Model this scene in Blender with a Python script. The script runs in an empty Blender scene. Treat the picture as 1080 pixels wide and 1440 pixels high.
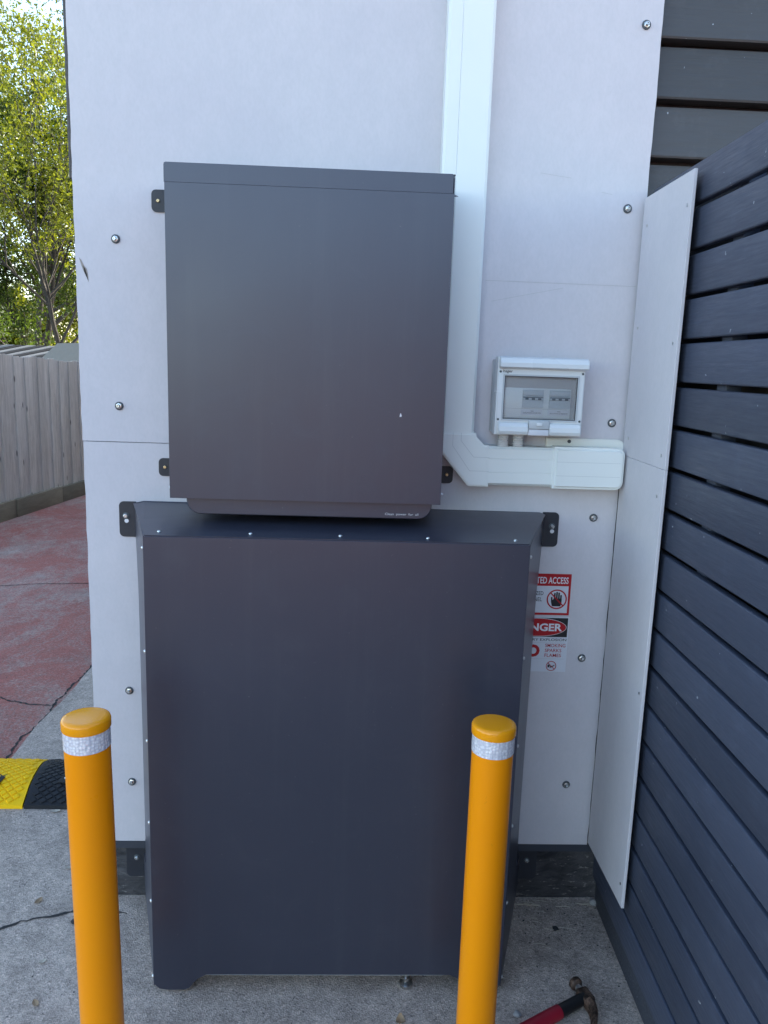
import bpy, bmesh, math, random
from mathutils import Vector, Matrix, noise as mnoise
random.seed(7)
R = math.radians
scn = bpy.context.scene
COL = scn.collection

# ---------------------------------------------------------------- camera
cam_d = bpy.data.cameras.new("camera"); cam = bpy.data.objects.new("camera", cam_d); COL.objects.link(cam)
scn.camera = cam
CY, CH = -1.8425, 1.40
yaw, pit, rol = 0.041186, -0.186090, 0.033135
fw = Vector((math.sin(yaw)*math.cos(pit), math.cos(yaw)*math.cos(pit), math.sin(pit)))
rt = Vector((math.cos(yaw), -math.sin(yaw), 0)); up = rt.cross(fw)
rt2 = rt*math.cos(rol)+up*math.sin(rol); up2 = up*math.cos(rol)-rt*math.sin(rol)
M = Matrix.Identity(4)
for i in range(3):
    M[i][0] = rt2[i]; M[i][1] = up2[i]; M[i][2] = -fw[i]
M[0][3], M[1][3], M[2][3] = 0, CY, CH
cam.matrix_world = M
cam_d.sensor_fit = 'HORIZONTAL'; cam_d.sensor_width = 36; cam_d.lens = 1102.22/1080*36
cam_d.clip_start = 0.02; cam_d.clip_end = 2000

# ---------------------------------------------------------------- sky, sun, exposure
SUN_AZ, SUN_EL = R(45), R(24)          # azimuth from +Y towards +X: behind the building, to the right
w = bpy.data.worlds.new("World"); scn.world = w; w.use_nodes = True
nt = w.node_tree
sky = nt.nodes.new('ShaderNodeTexSky'); sky.sky_type = 'NISHITA'; sky.sun_disc = False
sky.sun_elevation = SUN_EL; sky.sun_rotation = SUN_AZ
sky.air_density = 1.0; sky.dust_density = 0.7; sky.ozone_density = 0.8; sky.altitude = 20
bg = nt.nodes['Background']; bg.inputs[1].default_value = 0.15
nt.links.new(sky.outputs[0], bg.inputs[0])
sl = bpy.data.lights.new("sun", 'SUN'); sl.energy = 3.4; sl.angle = R(0.55); sl.color = (1.0, 0.93, 0.82)
so = bpy.data.objects.new("sun", sl); COL.objects.link(so); so.location = (6, 8, 12)
sd = Vector((math.sin(SUN_AZ)*math.cos(SUN_EL), math.cos(SUN_AZ)*math.cos(SUN_EL), math.sin(SUN_EL)))
so.rotation_euler = sd.to_track_quat('Z', 'Y').to_euler()
vs = scn.view_settings
vs.view_transform = 'Standard'; vs.look = 'None'; vs.gamma = 1.0; vs.exposure = 2.02; vs.use_curve_mapping = False
scn.cycles.max_bounces = 8; scn.cycles.diffuse_bounces = 4; scn.cycles.transparent_max_bounces = 12

# ---------------------------------------------------------------- materials
class NT:
    def __init__(s, name):
        s.m = bpy.data.materials.new(name); s.m.use_nodes = True
        s.t = s.m.node_tree; s.b = s.t.nodes['Principled BSDF']; s._co = None
    def n(s, typ, **kw):
        nd = s.t.nodes.new(typ)
        for k, v in kw.items():
            if k.startswith('i_'):
                key = k[2:]; key = int(key) if key.isdigit() else key.replace('_', ' ')
                if hasattr(v, 'is_output'): s.t.links.new(v, nd.inputs[key])
                else: nd.inputs[key].default_value = v
            else: setattr(nd, k, v)
        return nd
    def co(s, scale=(1, 1, 1), rnd=True):
        if s._co is None:
            tc = s.n('ShaderNodeTexCoord'); v = tc.outputs['Object']
            if rnd:
                oi = s.n('ShaderNodeObjectInfo')
                mu = s.n('ShaderNodeMath', operation='MULTIPLY', i_0=oi.outputs['Random'], i_1=37.0)
                cb = s.n('ShaderNodeCombineXYZ', i_0=mu.outputs[0], i_1=mu.outputs[0], i_2=mu.outputs[0])
                v = s.n('ShaderNodeVectorMath', operation='ADD', i_0=v, i_1=cb.outputs[0]).outputs[0]
            s._co = v
        if tuple(scale) == (1, 1, 1): return s._co
        return s.n('ShaderNodeVectorMath', operation='MULTIPLY', i_0=s._co, i_1=scale).outputs[0]
    def noise(s, scale, detail=4, rough=.55, vec=None, dist=0.0):
        return s.n('ShaderNodeTexNoise', i_Vector=vec if vec is not None else s.co(), i_Scale=scale, i_Detail=detail, i_Roughness=rough, i_Distortion=dist).outputs[0]
    def ramp(s, fac, *stops):
        r = s.n('ShaderNodeValToRGB', i_0=fac); e = r.color_ramp.elements
        while len(e) < len(stops): e.new(0.5)
        for k, (p, c) in enumerate(stops):
            e[k].position = p
            e[k].color = (c, c, c, 1) if isinstance(c, (int, float)) else (*c, 1)
        return r.outputs[0]
    def mix(s, fac, a, b, mode='MIX'):
        nd = s.n('ShaderNodeMix', data_type='RGBA', blend_type=mode)
        for k, v in ((0, fac), (6, a), (7, b)):
            if hasattr(v, 'is_output'): s.t.links.new(v, nd.inputs[k])
            elif k == 0: nd.inputs[0].default_value = v
            else: nd.inputs[k].default_value = (*v, 1) if len(v) == 3 else v
        return nd.outputs[2]
    def math(s, op, a, b=0.0):
        return s.n('ShaderNodeMath', operation=op, i_0=a, i_1=b).outputs[0]
    def bump(s, h, dist, strength=1.0, prev=None):
        nd = s.n('ShaderNodeBump', i_Height=h, i_Distance=dist, i_Strength=strength)
        if prev is not None: s.t.links.new(prev, nd.inputs['Normal'])
        return nd.outputs[0]
    def set(s, base=None, rough=None, metal=None, normal=None, **kw):
        for key, v in (('Base Color', base), ('Roughness', rough), ('Metallic', metal), ('Normal', normal), *[(k.replace('_', ' '), v) for k, v in kw.items()]):
            if v is None: continue
            if hasattr(v, 'is_output'): s.t.links.new(v, s.b.inputs[key])
            else: s.b.inputs[key].default_value = (*v, 1) if isinstance(v, tuple) and len(v) == 3 else v
        return s.m

def plain(name, col, rough=.5, metal=0.0, var=.12, scale=30, bump=0.0, **kw):
    t = NT(name)
    f = t.noise(scale, 4)
    c = t.mix(f, tuple(x*(1-var) for x in col), tuple(min(1, x*(1+var)) for x in col))
    r = t.ramp(t.noise(scale*.37, 3), (.3, max(0, rough-.06)), (.7, min(1, rough+.06)))
    nrm = t.bump(t.noise(scale*9, 2), bump) if bump else None
    return t.set(c, r, metal, nrm, **kw)

MAT = {}
def mk():
    # fibre cement sheet
    t = NT('fibre_cement')
    big = t.noise(2.2, 4, .6); mid = t.noise(34, 5, .65, t.co((1, 1, .6)))
    fib = t.noise(170, 3, .6, t.co((1, 1, .55)))
    c = t.mix(t.ramp(big, (.3, 0), (.7, 1)), (.605, .575, .60), (.665, .63, .64))
    c = t.mix(t.ramp(mid, (.42, 0), (.62, 1)), t.mix(.86, (.50, .50, .51), c), c)
    c = t.mix(t.ramp(fib, (.35, .10), (.6, 0)), c, (.43, .42, .42))
    # sparse smudges
    c = t.mix(t.ramp(t.noise(9, 6, .7, dist=.8), (.66, 0), (.78, .3)), c, (.42, .40, .38))
    MAT['sheet'] = t.set(c, .78, 0, t.bump(mid, .0006, .5, t.bump(fib, .0003, .5)))
    MAT['sheet_edge'] = plain('sheet_edge', (.56, .55, .54), .85, var=.2, scale=80)
    # powder coated steel
    t = NT('charcoal_powder_coat'); t.co(rnd=False)
    sm = t.ramp(t.noise(2.5, 4, .55, dist=.3), (.30, .0), (.80, 1))
    streak = t.ramp(t.noise(26, 5, .7, t.co((1, 1, .05))), (.52, 0), (.78, .30))
    dust = t.ramp(t.noise(11, 8, .78, dist=1.2), (.52, 0), (.85, .30))
    c = t.mix(sm, (.033, .034, .050), (.038, .039, .056))
    c = t.mix(dust, c, (.068, .069, .084)); c = t.mix(streak, c, (.062, .066, .080))
    c = t.mix(t.ramp(t.noise(130, 3, .6), (.71, 0), (.76, .5)), c, (.16, .155, .15))
    r = t.mix(dust, t.mix(sm, (.30, .30, .30), (.37, .37, .37)), (.62, .62, .62))
    MAT['steel'] = t.set(c, r, 0.0, t.bump(t.noise(2.4, 2, .4), .006, .55), Specular_IOR_Level=.85, Specular_Tint=(.86, .89, 1.0))
    MAT['steel_dark'] = plain('dark_bracket_paint', (.022, .024, .032), .5, var=.2, bump=.0001)
    # painted timber
    def timber(name, a, b, ax, rough=.5):
        t = NT(name)
        sc = [1.0]*3; sc[ax] = .07
        g = t.noise(60, 6, .65, t.co(tuple(sc)), .6)
        g2 = t.noise(190, 3, .6, t.co(tuple(sc)))
        c = t.mix(g, a, b)
        dust = t.ramp(t.noise(14, 6, .7), (.55, 0), (.8, .35))
        c = t.mix(dust, c, tuple(x*1.7+.01 for x in b))
        c = t.mix(t.ramp(t.noise(75, 2, .4, t.co()), (.765, 0), (.775, .8)), c, (.45, .47, .5))
        oi = t.n('ShaderNodeObjectInfo')
        br = t.n('ShaderNodeMapRange', i_0=oi.outputs['Random'], i_3=.80, i_4=1.16)
        c = t.mix(1.0, c, t.n('ShaderNodeCombineXYZ', i_0=br.outputs[0], i_1=br.outputs[0], i_2=br.outputs[0]).outputs[0], 'MULTIPLY')
        rr = t.ramp(g2, (.3, rough-.08), (.7, rough+.1))
        return t.set(c, rr, 0, t.bump(g, .0016, .7, t.bump(g2, .0006, .6)))
    MAT['slat'] = timber('blue_grey_painted_slat', (.051, .060, .090), (.064, .075, .109), 1, .46)
    MAT['wb'] = timber('dark_grey_painted_weatherboard', (.060, .058, .058), (.070, .068, .068), 0, .5)
    MAT['trim'] = timber('dark_painted_trim', (.048, .054, .070), (.058, .064, .082), 0, .5)
    t = NT('weathered_paling')
    g = t.noise(75, 7, .75, t.co((1, 1, .06)), 1.5); g2 = t.noise(8, 4, .6, t.co((1, 1, .25)))
    c = t.mix(t.ramp(g, (.3, 0), (.7, 1)), (.33, .285, .24), (.70, .63, .55))
    c = t.mix(t.ramp(g2, (.4, 0), (.75, .6)), c, (.72, .66, .59))
    kn = t.n('ShaderNodeTexVoronoi', i_Vector=t.co((1, 1, .45)), i_Scale=9.0).outputs[0]
    c = t.mix(t.ramp(kn, (.05, .85), (.12, 0)), c, (.09, .075, .065))
    zt = t.n('ShaderNodeSeparateXYZ', i_0=t.n('ShaderNodeTexCoord').outputs['Object']).outputs[2]
    oi = t.n('ShaderNodeObjectInfo')
    br = t.n('ShaderNodeMapRange', i_0=oi.outputs['Random'], i_3=.88, i_4=1.08)
    c = t.mix(1.0, c, t.n('ShaderNodeCombineXYZ', i_0=br.outputs[0], i_1=br.outputs[0], i_2=br.outputs[0]).outputs[0], 'MULTIPLY')
    MAT['paling'] = t.set(c, .85, 0, t.bump(g, .003, .8))
    t = NT('mossy_sleeper')
    g = t.noise(30, 6, .7, t.co((.2, .2, 1)), .6)
    c = t.mix(g, (.10, .085, .055), (.26, .22, .15))
    MAT['sleeper'] = t.set(c, .9, 0, t.bump(g, .004))
    # concrete
    def concrete(name, a, b, red=None):
        t = NT(name)
        big = t.noise(1.7, 6, .65, dist=.4); mid = t.noise(17, 6, .7)
        ag = t.n('ShaderNodeTexVoronoi', i_Vector=t.co(), i_Scale=230.0)
        fine = t.noise(300, 4, .8)
        c = t.mix(t.ramp(big, (.3, 0), (.7, 1)), a, b)
        c = t.mix(t.ramp(mid, (.35, .55), (.6, 0)), c, tuple(x*.55 for x in a))
        c = t.mix(t.ramp(t.noise(6.5, 7, .75, dist=1.0), (.50, 0), (.72, .62)), c, tuple(x*.45 for x in a))
        h = fine
        if red:
            wear = t.math('ADD', t.math('MULTIPLY', t.noise(2.6, 9, .78, t.co((1, .6, 1)), .5), .9), t.math('MULTIPLY', t.noise(70, 5, .75), .50))
            mk_ = t.ramp(wear, (.64, 1), (.86, 0))
            rc = t.mix(t.noise(24, 5, .7), red[0], red[1])
            rc = t.mix(t.ramp(t.noise(3.5, 6, .7), (.5, 0), (.75, .45)), rc, tuple(x*.55 for x in red[0]))
            c = t.mix(mk_, c, rc)
        agc = t.n('ShaderNodeSeparateColor', i_0=ag.outputs['Color']).outputs[0]
        c = t.mix(1.0, c, t.ramp(agc, (.0, .66), (.40, .97), (.85, 1.05), (1.0, 1.32)), 'MULTIPLY')
        c = t.mix(1.0, c, t.ramp(fine, (.33, .63), (.67, 1.32)), 'MULTIPLY')
        c = t.mix(t.ramp(t.noise(95, 2, .5), (.70, 0), (.73, .75)), c, (.045, .043, .045))
        nrm = t.bump(ag.outputs[0], .004, .35, t.bump(fine, .003, .5, t.bump(mid, .004, .6)))
        return t.set(c, .88, 0, nrm)
    MAT['concrete'] = concrete('worn_concrete', (.53, .415, .335), (.65, .52, .425))
    MAT['red'] = concrete('worn_red_concrete', (.44, .345, .285), (.53, .42, .35), ((.38, .112, .086), (.47, .165, .125)))
    MAT['asphalt'] = concrete('far_ground', (.20, .19, .18), (.27, .26, .25))
    MAT['crack'] = plain('crack_dirt', (.035, .032, .03), .95, var=.4, scale=60)
    t = NT('black_painted_footing')
    g = t.noise(40, 7, .7, t.co((.35, 1, 1)), .8)
    c = t.mix(t.ramp(g, (.35, 0), (.7, 1)), (.014, .014, .018), (.085, .080, .082))
    c = t.mix(t.ramp(t.noise(120, 4, .7, t.co((.3, 1, 1))), (.60, 0), (.68, .8)), c, (.30, .28, .26))
    MAT['footing'] = t.set(c, .7, 0, t.bump(g, .006))
    # pvc
    MAT['pvc'] = plain('off_white_pvc_duct', (.80, .82, .785), .34, var=.02, scale=12)
    MAT['pvc_cap'] = plain('cream_pvc_cap', (.79, .79, .73), .34, var=.02, scale=12)
    MAT['box'] = plain('white_abs_enclosure', (.74, .765, .77), .3, var=.015, scale=12)
    MAT['groove'] = plain('duct_groove', (.60, .62, .60), .5, var=.03)
    MAT['faint'] = plain('faint_scratch', (.49, .48, .47), .7, var=.1)
    MAT['boxgrey'] = plain('light_grey_plastic', (.52, .545, .56), .35, var=.03)
    MAT['innergrey'] = plain('inner_grey_plastic', (.50, .49, .50), .5, var=.03)
    MAT['breaker'] = plain('breaker_grey', (.56, .60, .63), .4, var=.03)
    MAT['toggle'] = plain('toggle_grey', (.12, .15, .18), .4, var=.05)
    MAT['gasket'] = plain('dark_gasket', (.03, .032, .035), .6)
    MAT['conduit'] = plain('conduit_white', (.66, .65, .63), .4, var=.05)
    t = NT('clear_polycarbonate')
    g = t.n('ShaderNodeBsdfGlossy', i_Roughness=.02); tr = t.n('ShaderNodeBsdfTransparent', i_Color=(.97, .98, .99, 1))
    fr = t.n('ShaderNodeFresnel', i_IOR=1.5)
    mx = t.n('ShaderNodeMixShader', i_0=fr.outputs[0], i_1=tr.outputs[0], i_2=g.outputs[0])
    t.t.links.new(mx.outputs[0], t.t.nodes['Material Output'].inputs[0]); MAT['clear'] = t.m
    # metals etc
    MAT['zinc'] = plain('zinc_screw', (.62, .62, .60), .3, 1.0, var=.1, scale=200)
    MAT['rivet'] = plain('rivet_aluminium', (.72, .72, .70), .32, .9, var=.1, scale=200)
    MAT['brass'] = plain('brass_screw', (.55, .42, .24), .35, 1.0, var=.1, scale=200)
    MAT['rubber'] = plain('grey_rubber_washer', (.085, .095, .10), .7, var=.2)
    MAT['blackrub'] = plain('black_hump_rubber', (.020, .020, .022), .65, var=.45, scale=40, bump=.0006, Specular_IOR_Level=.25)
    t = NT('yellow_hump_rubber')
    c = t.mix(t.noise(20, 4), (.95, .52, .004), (.99, .60, .008))
    c = t.mix(t.ramp(t.noise(38, 7, .75), (.60, 0), (.76, .5)), c, (.40, .26, .05))
    MAT['yellowrub'] = t.set(c, .7, 0, t.bump(t.noise(200, 3), .0008), Specular_IOR_Level=.2)
    t = NT('orange_bollard_paint')
    c = t.mix(t.noise(4, 3), (.96, .290, .0005), (.99, .325, .0008))
    c = t.mix(t.ramp(t.noise(40, 7, .8, t.co((1, 1, .5))), (.655, 0), (.72, .6)), c, (.36, .13, .01))
    MAT['orange'] = t.set(c, t.ramp(t.noise(9, 4), (.3, .26), (.7, .40)), 0, t.bump(t.noise(40, 2), .0003, .35), Specular_IOR_Level=.25)
    MAT['orangecap'] = plain('yellow_bollard_cap', (.96, .35, .001), .2, var=.04, scale=25, bump=.0003)
    t = NT('prismatic_reflective_tape')
    vo = t.n('ShaderNodeTexVoronoi', i_Vector=t.co(), i_Scale=170.0, i_Randomness=.55)
    c = t.mix(t.ramp(vo.outputs[0], (.25, 0), (.62, 1)), (.92, .90, .91), (.70, .68, .73))
    MAT['tape'] = t.set(c, .22, .15, t.bump(vo.outputs[0], .003, .5))
    MAT['white'] = plain('white_print', (.78, .78, .80), .45, var=.02)
    MAT['paper'] = plain('white_sticker', (.68, .69, .73), .4, var=.02)
    MAT['sred'] = plain('sign_red', (.44, .004, .010), .4, var=.04)
    MAT['sblack'] = plain('sign_black', (.012, .012, .014), .4)
    MAT['ink'] = plain('print_ink', (.06, .06, .065), .5)
    MAT['textgrey'] = plain('light_grey_lettering', (.60, .61, .64), .5)
    t = NT('rusty_hammer_steel')
    n_ = t.noise(70, 6, .7)
    c = t.mix(t.ramp(n_, (.42, 0), (.6, 1)), (.045, .028, .02), (.15, .085, .055))
    MAT['rust'] = t.set(c, .6, t.ramp(n_, (.4, .6), (.6, .1)), t.bump(n_, .001))
    MAT['polish'] = plain('bare_steel', (.55, .54, .52), .28, 1.0)
    MAT['gripblack'] = plain('black_rubber_grip', (.010, .010, .011), .42, bump=.0003)
    MAT['gripred'] = plain('red_rubber_grip', (.30, .008, .022), .4, bump=.0003)
    MAT['drygrass'] = plain('dry_leaf', (.34, .22, .12), .7, var=.3, scale=120)
    MAT['paleleaf'] = plain('bleached_leaf', (.52, .44, .34), .7, var=.25, scale=120)
    MAT['pebble'] = plain('pebble_grey', (.36, .34, .32), .8, var=.3, scale=90)
    MAT['darkchip'] = plain('dark_grit', (.03, .028, .028), .85, var=.4, scale=90)
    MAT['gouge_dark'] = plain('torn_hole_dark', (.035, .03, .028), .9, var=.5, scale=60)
    MAT['gouge_rim'] = plain('torn_fibre', (.33, .29, .25), .9, var=.3, scale=120)
    MAT['roofplank'] = plain('bleached_roof_plank', (.22, .215, .21), .8, var=.3, scale=15)
    MAT['roofdark'] = plain('dark_roof_plank', (.018, .018, .02), .8, var=.3, scale=15)
    MAT['cream'] = plain('pale_render', (.28, .26, .23), .8, var=.1)
    MAT['bark'] = plain('grey_bark', (.05, .041, .032), .9, var=.45, scale=14, bump=.004)
    def leaf(name, a, b, tra):
        t = NT(name)
        n_ = t.noise(1.6, 4, .6); n2 = t.noise(23, 2)
        c = t.mix(t.ramp(n_, (.38, 0), (.62, 1)), a, b)
        c = t.mix(t.ramp(n2, (.3, 0), (.7, .5)), c, tuple(x*.6 for x in a))
        ts = t.n('ShaderNodeBsdfTranslucent', i_Color=t.mix(.55, c, tra))
        t.set(c, .42)
        mx = t.n('ShaderNodeMixShader', i_0=.5, i_1=t.b.outputs[0], i_2=ts.outputs[0])
        t.t.links.new(mx.outputs[0], t.t.nodes['Material Output'].inputs[0])
        return t.m
    MAT['leaf_y'] = leaf('sunlit_lime_leaf', (.088, .13, .010), (.18, .20, .012), (.34, .355, .010))
    MAT['leaf_g'] = leaf('deep_green_leaf', (.028, .062, .012), (.060, .10, .014), (.13, .19, .010))
    t = NT('red_brick'); bt_ = t.n('ShaderNodeTexBrick', i_Vector=t.n('ShaderNodeMapping', i_0=t.co(rnd=False), i_Rotation=(R(90), 0, 0)).outputs[0], i_Color1=(.27, .145, .115, 1), i_Color2=(.20, .105, .085, 1), i_Mortar=(.42, .38, .34, 1), i_Scale=4.3)
    MAT['brick'] = t.set(bt_.outputs[0], .85)
    MAT['rooftile'] = plain('brown_roof_tile', (.16, .085, .06), .8, var=.3, scale=8)
    MAT['glass_dark'] = plain('window_glass', (.03, .035, .04), .08, var=.05)
mk()

# ---------------------------------------------------------------- mesh helpers
def bm_new(): return bmesh.new()
def box(bm, x0, x1, y0, y1, z0, z1, bev=0.0, seg=2):
    vs_ = [bm.verts.new(p) for p in ((x0,y0,z0),(x1,y0,z0),(x1,y1,z0),(x0,y1,z0),(x0,y0,z1),(x1,y0,z1),(x1,y1,z1),(x0,y1,z1))]
    fs = [bm.faces.new([vs_[i] for i in q]) for q in ((0,3,2,1),(4,5,6,7),(0,1,5,4),(1,2,6,5),(2,3,7,6),(3,0,4,7))]
    if bev:
        es = list({e for f in fs for e in f.edges})
        bmesh.ops.bevel(bm, geom=es, offset=bev, segments=seg, profile=.5, affect='EDGES')
    return bm
def prism(bm, pts, axis, a0, a1, bev=0.0, seg=1):
    """polygon pts in the two other axes, extruded along axis from a0 to a1"""
    def P(p, a):
        return {'y': (p[0], a, p[1]), 'x': (a, p[0], p[1]), 'z': (p[0], p[1], a)}[axis]
    A = [bm.verts.new(P(p, a0)) for p in pts]; B = [bm.verts.new(P(p, a1)) for p in pts]
    fs = [bm.faces.new(A), bm.faces.new(B[::-1])]
    n = len(pts)
    for i in range(n): fs.append(bm.faces.new((A[i], B[i], B[(i+1) % n], A[(i+1) % n])))
    bmesh.ops.recalc_face_normals(bm, faces=fs)
    if bev:
        bmesh.ops.bevel(bm, geom=list(set(fs[0].edges) | set(fs[1].edges)), offset=bev, segments=seg, affect='EDGES')
    return bm
def lathe(bm, prof, n=32, mat=None, cap=True):
    """prof: list of (radius, height) round Z; mat: transform"""
    rings = []
    for r, h in prof:
        if r <= 1e-6: rings.append([bm.verts.new((0, 0, h))])
        else: rings.append([bm.verts.new((r*math.cos(2*math.pi*k/n), r*math.sin(2*math.pi*k/n), h)) for k in range(n)])
    fs = []
    for a, b in zip(rings, rings[1:]):
        for k in range(n):
            q = [a[k % len(a)], a[(k+1) % n % len(a)], b[(k+1) % n % len(b)], b[k % len(b)]]
            q2 = []
            for v in q:
                if v not in q2: q2.append(v)
            if len(q2) > 2: fs.append(bm.faces.new(q2))
    if cap:
        for rg in (rings[0], rings[-1]):
            if len(rg) > 2: fs.append(bm.faces.new(rg))
    bmesh.ops.recalc_face_normals(bm, faces=fs)
    if mat is not None:
        bmesh.ops.transform(bm, matrix=mat, verts=[v for rg in rings for v in rg])
    return bm
def tube(bm, path, radii, n=8, flat=1.0):
    rings = []
    prev = None
    for i, p in enumerate(path):
        p = Vector(p)
        d = (Vector(path[min(i+1, len(path)-1)]) - Vector(path[max(i-1, 0)])).normalized()
        s = d.orthogonal().normalized() if prev is None else (prev - d*prev.dot(d)).normalized()
        prev = s; t = d.cross(s); r = radii[i] if isinstance(radii, (list, tuple)) else radii
        rings.append([bm.verts.new(p + s*(r*math.cos(2*math.pi*k/n)) + t*(r*flat*math.sin(2*math.pi*k/n))) for k in range(n)])
    fs = []
    for a, b in zip(rings, rings[1:]):
        for k in range(n): fs.append(bm.faces.new((a[k], a[(k+1) % n], b[(k+1) % n], b[k])))
    fs += [bm.faces.new(rings[0]), bm.faces.new(rings[-1])]
    bmesh.ops.recalc_face_normals(bm, faces=fs)
    return bm
def rrect(x0, x1, z0, z1, r, corners=(1, 1, 1, 1), n=5):
    """rounded rectangle, corners (bl, br, tr, tl)"""
    out = []
    for k, (cx, cz, a0) in enumerate(((x0, z0, 180), (x1, z0, 270), (x1, z1, 0), (x0, z1, 90))):
        rr = r if corners[k] is True or corners[k] == 1 else 0
        if rr == 0: out.append((cx, cz)); continue
        ox = cx + rr if k in (0, 3) else cx - rr; oz = cz + rr if k in (0, 1) else cz - rr
        for j in range(n+1):
            a = R(a0 + 90*j/n); out.append((ox + rr*math.cos(a), oz + rr*math.sin(a)))
    return out
def smooth(o, ang=25):
    me = o.data
    me.polygons.foreach_set('use_smooth', [True]*len(me.polygons))
    try: me.set_sharp_from_angle(angle=R(ang))
    except Exception: pass
    return o

ROOT_LOC = {}
def thing(name, label, cat, loc=(0, 0, 0), group=None):
    o = bpy.data.objects.new(name, None); COL.objects.link(o); o.location = loc
    o.empty_display_size = .05
    o['label'] = label; o['category'] = cat
    if group: o['group'] = group
    ROOT_LOC[o] = Vector(loc)
    return o
def part(name, bm, m, parent=None, sm=True, ang=25):
    me = bpy.data.meshes.new(name); bm.to_mesh(me); bm.free()
    o = bpy.data.objects.new(name, me); COL.objects.link(o)
    me.materials.append(MAT[m] if isinstance(m, str) else m)
    if parent is not None:
        loc = ROOT_LOC[parent]; o.parent = parent; ROOT_LOC[o] = loc
        if loc.length: me.transform(Matrix.Translation(-loc))
    else: ROOT_LOC[o] = Vector((0, 0, 0))
    if sm: smooth(o, ang)
    return o
def single(name, bm, m, label, cat, group=None, kind=None, sm=True, origin=None):
    if origin is not None:
        bmesh.ops.translate(bm, vec=-Vector(origin), verts=bm.verts[:])
    o = part(name, bm, m, None, sm)
    if origin is not None: o.location = origin
    if label: o['label'] = label; o['category'] = cat
    if group: o['group'] = group
    if kind: o['kind'] = kind
    return o
def inst(src, name, parent, loc, rot=(0, 0, 0), scale=(1, 1, 1)):
    """piece sharing mesh data; loc in world coordinates"""
    o = bpy.data.objects.new(name, src); COL.objects.link(o); o.parent = parent
    o.location = Vector(loc) - ROOT_LOC[parent]; o.rotation_euler = rot; o.scale = scale
    ROOT_LOC[o] = Vector(loc)
    return o
def mesh_of(bm, m, ang=25):
    me = bpy.data.meshes.new('m'); bm.to_mesh(me); bm.free(); me.materials.append(MAT[m])
    me.polygons.foreach_set('use_smooth', [True]*len(me.polygons))
    me.set_sharp_from_angle(angle=R(ang))
    return me
def text(parent, s, x, z, y, h, m, width=None, align='LEFT', bold=0.0, name='lettering'):
    """flat lettering on a face that looks to -Y; h = capital height"""
    cu = bpy.data.curves.new('t', 'FONT'); cu.body = s; cu.size = 1; cu.offset = bold; cu.resolution_u = 3
    to = bpy.data.objects.new('t', cu); COL.objects.link(to)
    dg = bpy.context.evaluated_depsgraph_get()
    me = bpy.data.meshes.new_from_object(to.evaluated_get(dg)); bpy.data.objects.remove(to)
    xs = [v.co.x for v in me.vertices]; x0, x1 = min(xs), max(xs)
    k = h/.70; kx = k if width is None else width/(x1-x0)
    wd = (x1-x0)*kx
    off = {'LEFT': 0, 'CENTER': -wd/2, 'RIGHT': -wd}[align]
    loc = ROOT_LOC[parent]
    for v in me.vertices:
        v.co = Vector((x + off + (v.co.x-x0)*kx, y, z + v.co.y*k)) - loc
    me.materials.append(MAT[m])
    o = bpy.data.objects.new(name, me); COL.objects.link(o); o.parent = parent; ROOT_LOC[o] = loc
    return o
def ring(bm, cx, cz, r0, r1, y, n=40):
    A = [bm.verts.new((cx + r0*math.cos(2*math.pi*k/n), y, cz + r0*math.sin(2*math.pi*k/n))) for k in range(n)]
    B = [bm.verts.new((cx + r1*math.cos(2*math.pi*k/n), y, cz + r1*math.sin(2*math.pi*k/n))) for k in range(n)]
    for k in range(n): bm.faces.new((A[k], A[(k+1) % n], B[(k+1) % n], B[k]))
    return bm
def flatpoly(bm, pts, y):
    f = bm.faces.new([bm.verts.new((p[0], y, p[1])) for p in pts]); bm.normal_update()
    if f.normal.y > 0: f.normal_flip()
    return bm
YROT = Matrix.Rotation(R(90), 4, 'X')    # lathe axis +Z -> -Y
def at(x, y, z, rot=YROT): return Matrix.Translation((x, y, z)) @ rot

# ---------------------------------------------------------------- ground
bm = bm_new(); bmesh.ops.create_grid(bm, x_segments=8, y_segments=8, size=150)
bmesh.ops.translate(bm, vec=(0, 0, -.012), verts=bm.verts[:])
single('ground', bm, 'asphalt', None, None, kind='structure', sm=False)
bm = bm_new(); prism(bm, [(-3.4, -14), (9, -14), (9, -2.5), (-1.1, -2.5), (-1.1, 30), (-3.4, 30)], 'z', -.05, -.005)  # unseen red apron behind the camera added for pinkish reflections and bounce
single('driveway', bm, 'red', None, None, kind='structure', sm=False)
bm = bm_new()
edge = [(-1.225 + .012*math.sin(y*3.1) + .008*math.sin(y*11.0) + .047*(y/1.0 if 0 < y < 1.6 else (0 if y <= 0 else 1.6)), y) for y in [-2.6 + .12*k for k in range(85)]]
prism(bm, edge + [(7, edge[-1][1]), (7, -2.6)], 'z', -.04, 0.0)
pav = single('pavement', bm, 'concrete', None, None, kind='structure', sm=False)
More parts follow.
